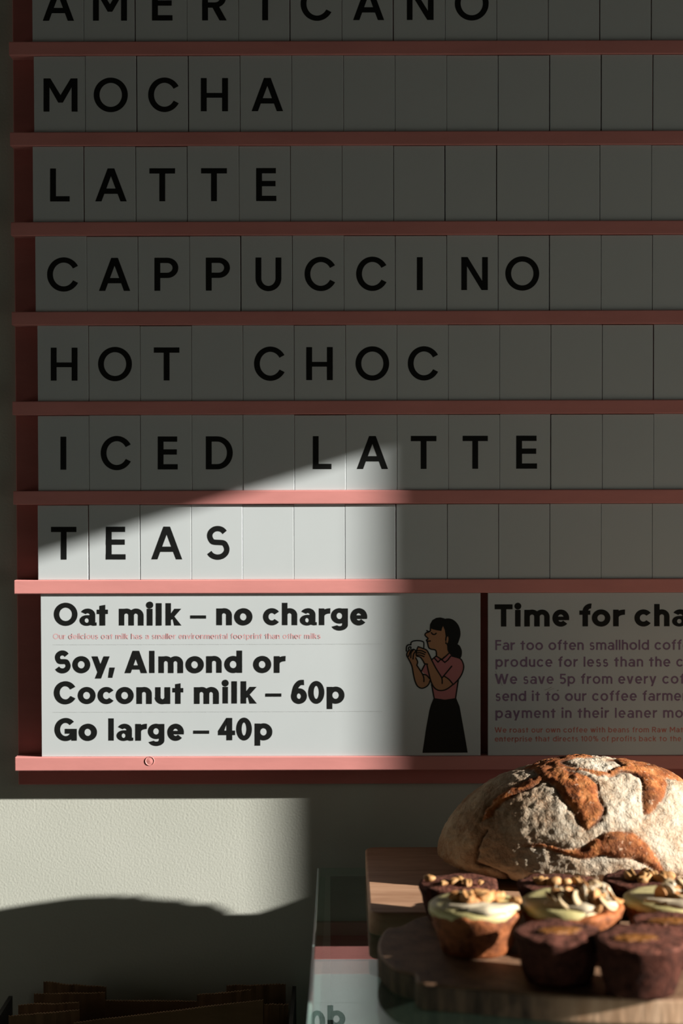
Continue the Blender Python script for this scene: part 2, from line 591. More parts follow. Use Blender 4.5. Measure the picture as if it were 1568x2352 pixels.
        P += [_rect(x0, 0, x0 + w, xh), _arc(x0 + r + .02, xh + .008 - .36, r + .02, .36, w, tv * 1.06, 88, 176)]
    elif ch == 't':
        hb = .713 if w > .2 else .72
        P += [[[(xm - w / 2, 0), (xm + w / 2, 0), (xm + w / 2, .925), (xm - w / 2, .885)]], _rect(x0, hb - tv * .88, x1, hb)]
    elif ch == 'u':
        r = hw
        P += [_rect(x1 - w, 0, x1, xh), _arc(xm, -.012 + r * .92, r, r * .92, w, tv, 180, 345), _rect(x0, -.012 + r * .92, x0 + w, xh)]
    elif ch == '0':
        P += [_arc(xm, .5, hw, .515, w, tv, 0, 360, 56)]
    elif ch == '1':
        P += [_rect(x1 - w, 0, x1, 1), [[(x1 - w, 1), (x1 - w * .4, 1), (x1 - w * .4, .8), (x0, .68), (x0, .80)]]]
    elif ch == '4':
        xs = x1 - .13 - w
        P += [_rect(xs, 0, xs + w, 1), _rect(x0, .23, x1, .23 + tv * .9), [[(x0, .23 + tv * .3), (x0, .23 + tv * .95), (xs - .02, 1), (xs + w * .6, 1), (xs + w * .1, .82), (x0 + w * 1.05, .23 + tv * .85)]]]
    elif ch == '5':
        P += [_rect(x0 + .05, 1 - tv, x1 - .04, 1), [[(x0 + .06, 1), (x0 + .06 + w * .95, 1), (x0 + .03 + w * .95, .5), (x0 + .03, .5)]], _arc(xm - .02, .32, hw + .02, .335, w, tv, -140, 128)]
    elif ch == '6':
        P += [_arc(xm, .335, hw, .35, w, tv, 0, 360, 48)]
        P += [_stroke([(x1 - .13, .945), (xm + .02, .925), (x0 + w * .85, .76), (x0 + w * .55, .52), (x0 + w * .5, .33)], w * .98)]
    elif ch == '%':
        P += [_arc(x0 + .23, .75, .23, .26, w * .85, w * .8, 0, 360, 28), _arc(x1 - .23, .25, .23, .26, w * .85, w * .8, 0, 360, 28),
              [[(xm - .27, 0), (xm - .27 + w * .8, 0), (xm + .27, 1), (xm + .27 - w * .8, 1)]]]
    elif ch == '–':
        P += [_rect(x0, .31, x1, .31 + w * .58)]
    elif ch == ',':
        P += [[[(x0, -.21), (x0 + w * .75, -.21), (x1, .25), (x1 - w * .98, .25)]]]
    return P


class Print:
    """flat printing on a plane e in front of the wall, drawn in frame pixels; each piece lies a hair above the one before"""
    def __init__(self, e, step=2.0e-5):
        self.e, self.step, self.bm, self.k = e, step, bmesh.new(), 0

    def piece(self, polys, mi=0, lift=None):
        e = self.e + self.step * (self.k % 8 if lift is None else lift)
        self.k += 1
        for p in polys:
            vs_ = [self.bm.verts.new(at_e(x, y, e)) for x, y in p]
            try:
                f = self.bm.faces.new(vs_)
                f.material_index = mi
            except ValueError:
                pass

    def char(self, ch, xl, xr, base, cap, w, mi=0):
        """xl, xr: left and right pixel; base: baseline pixel row; cap: cap height in pixels"""
        for pc in glyph(ch, xl / cap, xr / cap, w):
            self.piece([[(x * cap, base - y * cap) for x, y in p] for p in pc], mi)

    def line(self, s, x, base, cap, w, anchor=None, tilt=0.0, gap=.15, space=.30, mi=0, narrow=1.0):
        """run of text; anchor = (prefix, right pixel) stretches the spacing to fit"""
        def lay(g):
            q, out = x, []
            for ch in s:
                if ch == ' ':
                    q += (space - g * .0) * cap
                    continue
                wd = (WIDTH[ch] if ch not in 'Iil' else w) * narrow * cap
                if ch in 'vyTWw':
                    q -= .03 * cap
                out.append((ch, q, q + wd))
                q += wd + g * cap
            return out
        g = gap
        if anchor:
            n = len(anchor[0].replace(' ', ''))
            lo, hi = -.1, .8
            for _ in range(40):
                g = (lo + hi) / 2
                if lay(g)[n - 1][2] < anchor[1]:
                    lo = g
                else:
                    hi = g
        for ch, a, b_ in lay(g):
            self.char(ch, a, b_, base + tilt * (a - x), cap, w, mi)

    def done(self, name, mats, parent=None):
        bmesh.ops.recalc_face_normals(self.bm, faces=self.bm.faces[:])
        for f in self.bm.faces:
            if f.normal.y > 0:
                f.normal_flip()
        return link_mesh(name, self.bm, mats, parent)


# ================================================================== SETTING
XW = 1.60                        # side wall with the shop window the sun comes through
TH = 0.10
_j = at_e(852, 1250, 0.0262)      # where the jamb's shade falls on the tiles
JAMB_E = 0.0262 + (XW - _j.x) / SH
_h = at_e(787, 1067, 0.0262)      # where the head's shade falls on the tiles
HEAD_Z = _h.z + (XW + TH - _h.x) / SH * SV
SILL_Z = 0.55
WIN_END = 1.2
CEIL = 2.75

o = link_mesh('wall_menu', boxes((-2.6, XW, 0, .12, 0, CEIL)), M['wall'])
tag(o, 'cream textured plaster wall behind the menu board', 'wall', kind='structure')
bm = boxes((XW, XW + TH, -JAMB_E, 0, 0, CEIL), (XW, XW + TH, -WIN_END, -JAMB_E, 0, SILL_Z), (XW, XW + TH, -4.2, -WIN_END, 0, CEIL))
# the head of the window rises in a shallow arch away from the menu wall
arch = [(JAMB_E, 0), (JAMB_E + .25, .016), ((JAMB_E + WIN_END) / 2, .026), (WIN_END - .25, .016), (WIN_END, 0)]
for (ea, za), (eb, zb_) in zip(arch, arch[1:]):
    vv = [bm.verts.new((x, -e, z)) for x in (XW, XW + TH) for e, z in ((ea, HEAD_Z + za), (eb, HEAD_Z + zb_), (eb, CEIL), (ea, CEIL))]
    for q in ((0, 1, 2, 3), (7, 6, 5, 4), (0, 4, 5, 1), (2, 6, 7, 3), (1, 5, 6, 2), (3, 7, 4, 0)):
        bm.faces.new([vv[k] for k in q])
o = link_mesh('wall_right', bm, M['dim_wall'])
tag(o, 'side wall with the shop window opening', 'wall', kind='structure')
LE0, LE1, LZ0, LZ1 = .45, 1.60, .40, 1.75          # smaller opening added in the unseen left wall to let in fill light
o = link_mesh('wall_left', boxes((-2.72, -2.6, -LE0, .12, 0, CEIL), (-2.72, -2.6, -4.2, -LE1, 0, CEIL),
                                 (-2.72, -2.6, -LE1, -LE0, 0, LZ0), (-2.72, -2.6, -LE1, -LE0, LZ1, CEIL)), M['dim_wall'])
tag(o, 'wall at the far left of the shop', 'wall', kind='structure')
o = link_mesh('wall_back', boxes((-2.72, XW + TH, -4.32, -4.2, 0, CEIL)), M['dim_wall'])
tag(o, 'wall behind the customers', 'wall', kind='structure')
po = bpy.data.lights.new('daylight_portal', 'AREA')       # guides sampling of the sky through the window, gives no light itself
po.shape = 'RECTANGLE'
po.size, po.size_y = HEAD_Z + .06 - SILL_Z, WIN_END - JAMB_E
po.cycles.is_portal = True
p_ = bpy.data.objects.new('daylight_portal', po)
p_.matrix_world = Matrix.Translation((XW + TH + .005, -(WIN_END + JAMB_E) / 2, (HEAD_Z + .06 + SILL_Z) / 2)) @ Matrix.Rotation(math.pi / 2, 4, 'Y')
COL.objects.link(p_)
po = bpy.data.lights.new('fill_portal_left', 'AREA')  # guides sampling of sky fill through the added left opening
po.shape = 'RECTANGLE'
po.size, po.size_y = LZ1 - LZ0, LE1 - LE0
po.cycles.is_portal = True
p_ = bpy.data.objects.new('fill_portal_left', po)
p_.matrix_world = Matrix.Translation((-2.725, -(LE0 + LE1) / 2, (LZ0 + LZ1) / 2)) @ Matrix.Rotation(-math.pi / 2, 4, 'Y')
COL.objects.link(p_)
o = link_mesh('floor', boxes((-2.6, XW + TH, -4.2, .12, -.05, 0)), M['floor'])
tag(o, 'wooden shop floor', 'floor', kind='structure')
o = link_mesh('ceiling', boxes((-2.6, XW + TH, -4.2, .12, CEIL, CEIL + .05)), M['ceil'])
tag(o, 'dark ceiling', 'ceiling', kind='structure')

# ================================================================== MENU BOARD
E_BACK, E_TILE, E_RAIL = 0.007, 0.0262, 0.029
RAIL_TOP = [93.5, 301.5, 508, 714, 920, 1126, 1331, 1737.5]
RAIL_H = 31.5
RAIL_LEFT = [20, 22.5, 24.5, 26.5, 28, 30, 31.5, 33.5]
XR = 0.492                        # the board runs on past the right of the picture
board = thing('menu_board', 'pink wooden menu board with horizontal rails on the cream wall', 'menu board', (0, 0, at_e(784, 1800, E_BACK).z))
B0 = Matrix.Translation(-board.location)


def in_board(bm):
    bm.transform(B0)
    return bm


zb0 = at_e(600, 1801, E_BACK).z
zb1 = CAMZ + 0.62
xb0 = at_e(40, 1500, E_BACK).x
bm = boxes((xb0, XR, -E_BACK, 0, zb0, zb1), bev=.0008)
link_mesh('backing_panel', in_board(bm), M['back'], board)
rail_z = []
for i, (yt, xl) in enumerate(zip(RAIL_TOP, RAIL_LEFT)):
    zt = at_e(784, yt, E_RAIL).z
    zl = at_e(784, yt + RAIL_H, E_RAIL).z
    rail_z.append((zl, zt))
    x0 = at_e(xl, yt + 15, E_RAIL).x
    bm = boxes((x0, XR, -E_RAIL, -E_BACK, zl, zt), bev=.0009)
    r = link_mesh('rail', in_board(bm), M['rail'], board)
    if i == 7:
        c = at_e(344, 1748, E_RAIL + .0002)
        bm = bmesh.new()
        n = 28
        ro, ri = .0050, .0042
        ring = [[bm.verts.new((c.x + q * math.cos(2 * math.pi * k / n), c.y - dy, c.z + q * math.sin(2 * math.pi * k / n))) for k in range(n)]
                for q, dy in ((ro, 0), (ri + .0005, .0003), (ri, -.0001), (0.0002, .00025))]
        for a, b_ in zip(ring, ring[1:]):
            for k in range(n):
                bm.faces.new((a[k], a[(k + 1) % n], b_[(k + 1) % n], b_[k]))
        bmesh.ops.recalc_face_normals(bm, faces=bm.faces[:])
        link_mesh('screw_plug', in_board(bm), M['rail'], r)

# ---- letter tiles: (word, first left edge px, pitch px, baseline px, letters: column, char, left, right, baseline shift)
ROWS = [
    ('AMERICANO', 74, 118.55, 47.8, 76, [(0, 'A', 98, 170), (1, 'M', 213.5, 291.5), (2, 'E', 349, 396), (3, 'R', 464, 519), (4, 'I', 602, 615.5),
                                        (5, 'C', 690, 763.5), (6, 'A', 810.5, 882), (7, 'N', 934, 995.5), (8, 'O', 1044, 1122)]),
    ('MOCHA', 78, 118.5, 256.5, 76.5, [(0, 'M', 100, 178), (1, 'O', 215, 293.5), (2, 'C', 340, 413), (3, 'H', 461, 523.5), (4, 'A', 577.5, 650)]),
    ('LATTE', 75.5, 118.4, 463, 76, [(0, 'L', 115, 160), (1, 'A', 218.5, 291), (2, 'T', 343, 402), (3, 'T', 461.5, 521), (4, 'E', 588, 634.5)]),
    ('CAPPUCCINO', 81.5, 118.1, 668.5, 76, [(0, 'C', 108, 182), (1, 'A', 227, 299), (2, 'P', 354.5, 409.5), (3, 'P', 472.5, 528), (4, 'U', 586.5, 646),
                                         (5, 'C', 699, 772), (6, 'C', 817.5, 890), (7, 'I', 957, 970.5), (8, 'N', 1059, 1120), (9, 'O', 1160, 1238)]),
    ('HOT CHOC', 86.5, 117.9, 874.5, 76, [(0, 'H', 116.5, 178), (1, 'O', 225, 303), (2, 'T', 353, 412), (4, 'C', 583, 656), (5, 'H', 703, 764),
                                        (6, 'O', 816, 893.5), (7, 'C', 936, 1008.5)]),
    ('ICED LATTE', 87.5, 117.8, 1079, 76, [(0, 'I', 138.5, 152.5), (1, 'C', 231, 303), (2, 'E', 362, 408), (3, 'D', 472.5, 534.5), (5, 'L', 718, 761),
                                          (6, 'A', 819, 891), (7, 'T', 943, 1002), (8, 'T', 1062, 1120), (9, 'E', 1185, 1233)]),
    ('TEAS', 87, 117.6, 1285.5, 75.5, [(0, 'T', 117, 175.5), (1, 'E', 243, 288.5), (2, 'A', 347, 418.5), (3, 'S', 472, 527.5)]),
]
ORD = ['first', 'second', 'third', 'fourth', 'fifth', 'sixth', 'seventh', 'eighth', 'ninth', 'tenth']
rng = random.Random(3)
for ri, (word, xl, pitch, base, cap, letters) in enumerate(ROWS):
    z0 = rail_z[ri][1] + .0001
    z1 = rail_z[ri - 1][0] - .0004 if ri else z0 + (rail_z[0][0] - rail_z[1][1]) - .0004
    ymid = base - cap / 2
    byc = {l[0]: l for l in letters}
    last = letters[-1]
    seen = {}
    total = {}
    for l in letters:
        total[l[1]] = total.get(l[1], 0) + 1
    for c in range(13):
        a = at_e(xl + pitch * c, ymid, E_TILE).x
        b_ = at_e(xl + pitch * (c + 1), ymid, E_TILE).x - rng.choice((.0004, .0005, .0007, .0011))
        jz = rng.uniform(-.0005, .0003)
        jy = rng.uniform(-.0002, .0002)
        bm = bmesh.new()
        box(bm, a, b_, -E_TILE - jy, -E_TILE + .003 - jy, z0, z1 + jz, bev=.0003, seg=1)
        if c in byc:
            _, ch, lx, rx = byc[c]
            pr = Print(E_TILE + jy + 6e-5)
            w = .178
            tlt = -.0022 * (lx - 100) if len(letters) > 7 or ri in (4,) else -.0022 * (lx - 100)
            pr.char(ch, lx, rx, base + tlt, cap, w, 1)
            me = bpy.data.meshes.new('tmp')
            for f in pr.bm.faces:
                f.normal_update()
                if f.normal.y > 0:
                    f.normal_flip()
            pr.bm.to_mesh(me)
            pr.bm.free()
            bm.from_mesh(me)
            bpy.data.meshes.remove(me)
            seen[ch] = seen.get(ch, 0) + 1
            if total[ch] > 1:
                lab = f'white tile with the {ORD[seen[ch] - 1]} black letter {ch} of the {word} row'
            else:
                lab = f'white tile with the black letter {ch} of the {word} row'
            nm = 'letter_tile'
        else:
            nm = 'blank_tile'
            if c < last[0]:
                wa, wb = word.split(' ')
                lab = f'blank white tile between the words {wa} and {wb} on the menu board'
            else:
                lab = f'blank white tile in the {word} row, {ORD[c - last[0] - 1]} right of its last letter {last[1]}'
        bm.transform(Matrix.Translation((-(a + b_) / 2, E_TILE, -z0)))
        t = link_mesh(nm, bm, [M['tile'], M['black']])
        t.location = ((a + b_) / 2, -E_TILE, z0)
        tag(t, lab, 'menu tile', f'tiles of the {word} row')

# ---- the two long signs on the bottom shelf
SZ0 = rail_z[7][1] + .0001
SZ1 = rail_z[6][0] - .0003


def sign_panel(name, x0, x1, label):
    s = thing(name, label, 'sign', ((x0 + x1) / 2, -E_TILE, SZ0), 'signs on the bottom shelf of the menu board')
    bm = boxes((x0, x1, -E_TILE, -E_TILE + .004, SZ0, SZ1), bev=.0003)
    bm.transform(Matrix.Translation(-s.location))
    link_mesh('panel', bm, M['sign'], s)
    return s


def put(pr, name, mats, parent):
    pr.bm.transform(Matrix.Translation(-parent.location))
    return pr.done(name, mats, parent)


xa = at_e(94.5, 1550, E_TILE).x
xb = at_e(1103, 1550, E_TILE).x
milk = sign_panel('milk_sign', xa, xb, 'white sign with black milk prices and a printed woman drinking from a mug')
xc = at_e(1120.5, 1550, E_TILE).x
story = sign_panel('coffee_story_sign', xc, at_e(1790, 1550, E_TILE).x, 'white sign headed Time for change above purple text, behind the loaf')

WB = .248
pr = Print(E_TILE + 6e-5)
K = 400 / 1568.0


def exact(specs, ox, base, cap, tilt=0.0):
    for ch, a, b_ in specs:
        x0, x1 = ox + a * K, ox + b_ * K
        pr.char(ch, x0, x1, base + tilt * (x0 - 120), cap, WB)


exact([('O', 92, 306), ('a', 325, 478), ('t', 482, 580), ('m', 677, 901), ('i', 932, 981), ('l', 1014, 1063), ('k', 1097, 1242), ('–', 1321, 1463)], 100, 1436.8, 51.5)
exact([('n', 67, 206), ('o', 229, 391), ('c', 485, 637), ('h', 656, 794), ('a', 820, 970), ('r', 988, 1089), ('g', 1098, 1250), ('e', 1274, 1424)], 480, 1436.0, 51.5)
exact([('S', 93, 246), ('o', 259, 421), ('y', 432, 596), (',', 582, 643), ('A', 731, 933), ('l', 949, 1000), ('m', 1034, 1257), ('o', 1280, 1443)], 100, 1546.0, 51.3)
exact([('n', -23, 114), ('d', 137, 298), ('o', 398, 560), ('r', 585, 686)], 480, 1545.5, 51.3)
exact([('C', 96, 294), ('o', 307, 469), ('c', 486, 638), ('o', 650, 812), ('n', 837, 975), ('u', 1004, 1141), ('t', 1160, 1258), ('m', 1355, 1579)], 100, 1616.8, 51.3)
exact([('i', 121, 170), ('l', 202, 251), ('k', 285, 431), ('–', 509, 651), ('6', 741, 881), ('0', 892, 1038), ('p', 1060, 1219)], 480, 1616.0, 51.3)
exact([('G', 100, 300), ('o', 319, 482), ('l', 583, 632), ('a', 658, 808), ('r', 828, 928), ('g', 938, 1088), ('e', 1115, 1264), ('–', 1349, 1491)], 100, 1701.2, 51.3)
exact([('4', 84, 235), ('0', 244, 386), ('p', 411, 570)], 480, 1700.2, 51.3)
put(pr, 'lettering', M['black'], milk)['label'] = 'bold black price lettering'

pr = Print(E_TILE + 6e-5)
pr.line('Our delicious oat milk has a smaller environmental footprint than other milks', 122, 1467.8, 12.4, .162,
        ('Ourdeliciousoatmilkhasasmallerenvironmentalfootprintthanothermilks', 736.5), -.0012, space=.42)
put(pr, 'caption', M['pinkprint'], milk)['label'] = 'small pink line under the first price'

for yl, yr in ((1481.2, 1479), (1636, 1634)):
    pr = Print(E_TILE + 6e-5)
    n = 205
    for k in range(n):
        x = 122 + (876 - 122) * k / (n - 1)
        y = yl + (yr - yl) * k / (n - 1)
        pr.piece([[(x + .62 * math.cos(a), y + .62 * math.sin(a)) for a in [i * math.pi / 3 for i in range(6)]]])
    put(pr, 'dotted_line', M['grey'], milk)

# ---- printed woman with a mug, traced as flat shapes
pr = Print(E_TILE + 6e-5, 1.2e-5)
IK = 340 / 2352.0


def I(pts):
    return [(920 + x * IK, 1400 + y * IK) for x, y in pts]


def fill(pts, mi, lift, sm=True):
    q = [(p[0], p[1]) for p in (smooth_loop([(x, y, 0) for x, y in pts], 5) if sm else pts)]
    pr.piece([I(q)], mi, lift)


LW = 21 * IK


def pen(pts, lift=12, sm=True, w=LW):
    q = I(pts)
    pr.piece(_stroke(q, w, sm, 5), 0, lift)
    for x, y in (q[0], q[-1]):
        pr.piece([[(x + w / 2 * math.cos(a), y + w / 2 * math.sin(a)) for a in [i * math.pi / 6 for i in range(12)]]], 0, lift)


BL, SK, BLO, WH = 0, 1, 2, 3
# hair: bun, back of head, fringe
fill([(735, 560), (900, 550), (960, 620), (972, 700), (945, 775), (860, 760), (780, 710), (735, 640)], BL, 1)
fill([(690, 165), (740, 140), (820, 155), (890, 210), (935, 290), (950, 390), (930, 480), (890, 570), (800, 640), (735, 600), (690, 440), (670, 270)], BL, 2)
# face and neck
fill([(480, 300), (560, 315), (640, 330), (672, 262), (700, 330), (715, 430), (712, 520), (735, 575), (740, 640), (760, 690), (700, 750), (640, 785),
      (580, 730), (560, 660), (520, 638), (460, 625), (430, 575), (425, 520), (408, 490), (435, 465), (400, 430), (385, 400), (420, 375), (470, 345)], SK, 3, False)
fill([(740, 410), (765, 425), (768, 480), (755, 540), (735, 545), (722, 500), (725, 440)], SK, 5)
fill([(462, 300), (463, 240), (500, 170), (560, 133), (630, 124), (690, 140), (712, 150), (690, 210), (672, 262), (655, 300), (646, 342), (560, 328)], BL, 4, False)
# blouse
fill([(495, 790), (555, 735), (640, 785), (755, 690), (810, 735), (940, 775), (985, 830), (1002, 920), (980, 1010), (920, 1110), (905, 1180), (880, 1410),
      (700, 1432), (530, 1410), (490, 1190), (420, 1050), (330, 980), (380, 880)], BLO, 3, False)
# far arm, near arm
fill([(100, 690), (130, 620), (160, 650), (205, 640), (240, 680), (250, 760), (268, 830), (255, 885), (330, 1000), (420, 1050), (460, 1110), (440, 1190), (390, 1240),
      (330, 1255), (270, 1220), (230, 1140), (205, 1040), (180, 920), (130, 810), (95, 730)], SK, 6, False)
fill([(275, 590), (330, 610), (400, 640), (445, 700), (480, 790), (560, 930), (650, 1080), (690, 1060), (760, 1110), (830, 1190), (740, 1260), (640, 1290),
      (560, 1270), (500, 1190), (465, 1090), (440, 980), (415, 870), (380, 860), (340, 790), (290, 755), (250, 740), (255, 660), (262, 600)], SK, 7, False)
# mug
fill([(160, 530), (200, 500), (270, 494), (340, 503), (368, 530), (365, 610), (290, 590), (262, 610), (250, 660), (205, 640), (170, 630)], WH, 8, False)
# skirt
fill([(525, 1405), (700, 1432), (880, 1405), (935, 1540), (1000, 1900), (1063, 2274), (345, 2278), (400, 1900), (455, 1600), (480, 1510)], BL, 8, False)
# pen lines
pen([(470, 300), (470, 335), (448, 355), (405, 372), (384, 400), (400, 428), (432, 455), (425, 475), (408, 487), (420, 510), (432, 560), (445, 605), (480, 630),
     (540, 640), (563, 668), (568, 725)])
pen([(415, 336), (445, 352)])
pen([(425, 505), (470, 500)])
pen([(487, 368), (510, 393), (540, 395), (562, 378)])
pen([(715, 490), (722, 440), (745, 415), (766, 440), (765, 500), (745, 545), (715, 535)])
pen([(500, 790), (565, 738)], sm=False)
pen([(565, 738), (645, 788), (690, 765), (760, 700)])
pen([(540, 780), (592, 835), (640, 788)], sm=False)
pen([(640, 788), (700, 840), (745, 805), (795, 738)], sm=False)
pen([(810, 738), (940, 778), (985, 840), (1000, 920), (975, 1015), (920, 1105), (838, 1190)])
pen([(810, 900), (655, 1088)], sm=False)
pen([(690, 1058), (765, 1110), (832, 1190)])
pen([(490, 800), (560, 935), (640, 1065), (657, 1115), (658, 1175)])
pen([(275, 590), (345, 615), (410, 645), (445, 700), (490, 800)])
pen([(378, 862), (425, 868)], sm=False)
pen([(415, 870), (440, 980), (468, 1100), (505, 1200), (560, 1265), (635, 1288), (730, 1265), (832, 1190)])
pen([(255, 655), (330, 655), (395, 685)])
pen([(250, 690), (320, 690), (382, 715)])
pen([(250, 725), (310, 725), (370, 750)])
pen([(268, 605), (250, 660), (250, 735), (305, 755), (345, 800), (378, 862)])
pen([(135, 640), (100, 690), (100, 740), (140, 815), (178, 900), (200, 1020), (225, 1130), (265, 1215), (330, 1252), (400, 1230), (445, 1185), (465, 1130)])
pen([(385, 870), (330, 975)], sm=False)
pen([(255, 885), (330, 1000), (365, 1080), (368, 1145)])
pen([(360, 1030), (410, 1045), (460, 1100)])
pen([(240, 770), (268, 830), (255, 885)])
pen([(160, 650), (125, 745)], sm=False)
pen([(205, 635), (165, 690), (160, 765)])
pen([(240, 660), (205, 710), (195, 785)])
pen([(250, 660), (205, 632), (160, 650)])
pen([(90, 660), (92, 595), (115, 565), (160, 560)])
pen([(125, 625), (130, 598), (160, 596), (160, 625)])
pen([(162, 560), (165, 525), (200, 502), (270, 494), (340, 505), (366, 530), (366, 605)])
pen([(490, 1190), (530, 1405)], sm=False)
pen([(915, 1115), (895, 1250), (872, 1405)])
put(pr, 'printed_woman', [M['black'], M['skin'], M['blouse'], M['sign']], milk)['label'] = 'printed woman in a pink blouse and black skirt sipping from a mug'

# ---- right-hand sign
pr = Print(E_TILE + 6e-5)
K = 448 / 1568.0
for ch, a, b_ in [('T', 54, 199), ('i', 217, 265), ('m', 293, 497), ('e', 518, 654), ('f', 735, 829), ('o', 836, 985), ('r', 1007, 1100), ('c', 1177, 1316),
                  ('h', 1336, 1460), ('a', 1480, 1618), ('n', 1636, 1760), ('g', 1780, 1916), ('e', 1936, 2072)]:
    pr.char(ch, 1120 + a * K, 1120 + b_ * K, 1439.2 - .0018 * a * K, 51.2, WB)
put(pr, 'heading', M['black'], story)['label'] = 'bold black heading'
pr = Print(E_TILE + 6e-5)
for s, anc, x, y in [('Far too often smallhold coffee', ('Fartoooftensmallhold', 1490), 1137, 1493.2),
                     ('produce for less than the c', ('produceforlessthanthe', 1539), 1137.5, 1531.8),
                     ('We save 5p from every coffee', ('Wesave5pfromevery', 1507), 1136.5, 1571),
                     ('send it to our coffee farmers', ('senditotourcoffee', 1462), 1137, 1610.2),
                     ('payment in their leaner months', ('paymentintheirleaner', 1508.5), 1137.5, 1649.3)]:
    n_ok = len(anc[0])
    pr.line(s, x, y, 23.3, .178, anc if n_ok <= len(s.replace(' ', '')) else None, -.0018, space=.42)
put(pr, 'paragraph', M['purple'], story)['label'] = 'purple paragraph'
pr = Print(E_TILE + 6e-5)
pr.line('We roast our own coffee with beans from Raw Mat', 1136, 1682.6, 12.2, .17, ('WeroastourowncoffeewithbeansfromRaw', 1530.5), -.0018, space=.42)
pr.line('enterprise that directs 100% of profits back to the', 1136, 1703.2, 12.2, .17, ('enterprisethatdirects100%ofprofitsbacktothe', 1564), -.0018, space=.42)
put(pr, 'small_print', M['redprint'], story)['label'] = 'small salmon coloured lines'

for pts_, w_ in (([(1250, 1585), (1258, 1582.5), (1266, 1578)], 1.1), ([(1256, 1588), (1264, 1584), (1272, 1581)], .7), ([(1278.5, 1586.5), (1282.5, 1585)], 2.2),
                 ([(1137, 1541), (1141, 1549), (1146, 1560)], .8), ([(1148, 1563), (1151, 1570), (1153, 1575)], .9)):
    pr = Print(E_TILE + 6e-5)
    pr.piece(_stroke(pts_, w_, True, 4))
    put(pr, 'stain', M['grey'], story)

# ================================================================== GLASS COUNTER
GZ = CAMZ - 0.4172               # top of the glass
GT = .008
gx0 = at_z(732, 1993, GZ).x
gy0 = at_z(732, 1993, GZ).y      # rear edge
gy1, gx1 = -0.80, 1.02
CABZ = GZ - .34
case = thing('glass_display_case', 'glass topped counter case the boards of bread stand on', 'display case', ((gx0 + gx1) / 2, (gy0 + gy1) / 2, 0))
C0 = Matrix.Translation(-case.location)


def cpart(name, bm, m):
    bm.transform(C0)
    return link_mesh(name, bm, m, case)


cpart('glass_top', boxes((gx0, gx1, gy1, gy0, GZ - GT, GZ), bev=.0006), M['glass'])
cpart('edge_glint', boxes((gx0 - .0016, gx0 - .0001, gy1, gy0, GZ - GT + .001, GZ - .0006)), M['edge'])  # pale strip painted as the bright line of light refracted at the edge
cpart('side_glass', boxes((gx0 + .001, gx0 + .007, gy1 + .01, gy0 - .004, CABZ + .0005, GZ - GT - .0004)), M['glass'])
cpart('end_panel', boxes((gx1 - .02, gx1, gy1, gy0, CABZ, GZ - GT - .0004)), M['darkwood'])
cpart('back_panel', boxes((gx0 + .012, gx1 - .021, gy0 - .012, gy0 - .002, CABZ + .0005, GZ - GT - .0004)), M['darkwood'])
cpart('cabinet', boxes((gx0, gx1, gy1, gy0, 0, CABZ), bev=.002), M['darkwood'])

# ================================================================== WOODEN BOARD UNDER THE LOAF
BT = CAMZ - .3957
bl = at_z(850, 2090, BT)
bb = at_z(836, 1945, BT)
bx0 = (bl.x + bb.x) / 2
by0, by1 = bb.y, at_z(850, 2096, BT).y
rc = .012
pts = []
for cx, cy, a0 in ((bx0 + rc, by1 + rc, 180), (.49, by1 + rc, 270)):
    for k in range(7):
        a = math.radians(a0 + 15 * k)
        pts.append((cx + rc * math.cos(a), cy + rc * math.sin(a)))
pts += [(.502, by0 - .012), (.49, by0)]
for k in range(7):
    a = math.radians(90 + 15 * k)
    pts.append((bx0 + rc + rc * math.cos(a), by0 - rc + rc * math.sin(a)))
bm = prism(bmesh.new(), pts, GZ + .0002, BT, bev=.0022)
ctr = Vector((.36, (by0 + by1) / 2, GZ))
bm.transform(Matrix.Translation(-ctr))
o = link_mesh('chopping_board', bm, M['board'])
o.location = ctr
tag(o, 'rectangular brown wooden board under the loaf on the glass counter', 'board')

# ================================================================== LOAVES
LA, LB, LUP, LLOW = .1455, .083, .0930, .0215
LC = Vector((at_e(1346, 1950, .182).x, -.182, BT + LLOW))
KL = 748 / 1568.0
SLASH = [
    [(590, 392), (612, 335), (650, 285), (720, 232), (800, 190), (880, 158), (905, 190), (840, 225), (760, 262), (700, 305), (640, 360)],
    [(830, 130), (905, 108), (1000, 118), (1025, 150), (1100, 178), (1150, 212), (1168, 280), (1190, 330), (1165, 390), (1112, 437), (1072, 402), (1045, 355), (1000, 290), (940, 222), (890, 200), (868, 160)],
    [(790, 138), (900, 88), (1080, 66), (1280, 74), (1440, 118), (1568, 168), (1568, 196), (1470, 182), (1380, 165), (1280, 162), (1150, 162), (1080, 152), (1000, 144), (930, 142)],
    [(1270, 130), (1340, 140), (1400, 146), (1465, 170), (1499, 215), (1490, 260), (1450, 310), (1415, 352), (1385, 357), (1383, 310), (1380, 240), (1362, 190), (1315, 160)],
    [(790, 512), (870, 504), (960, 508), (1040, 520), (1095, 520), (1130, 480), (1180, 450), (1250, 438), (1330, 452), (1400, 490), (1440, 540), (1470, 600), (1492, 645), (1440, 642), (1390, 600), (1340, 572), (1250, 572), (1180, 558), (1130, 572), (1080, 572), (1000, 545), (900, 528)],
]
ISLAND = [[(985, 104), (1060, 86), (1180, 80), (1250, 92), (1278, 125), (1200, 142), (1060, 136)]]
SLASH = [[(820 + x * KL, 1700 + y * KL) for x, y in p] for p in SLASH]
ISLAND = [[(820 + x * KL, 1700 + y * KL) for x, y in p] for p in ISLAND]


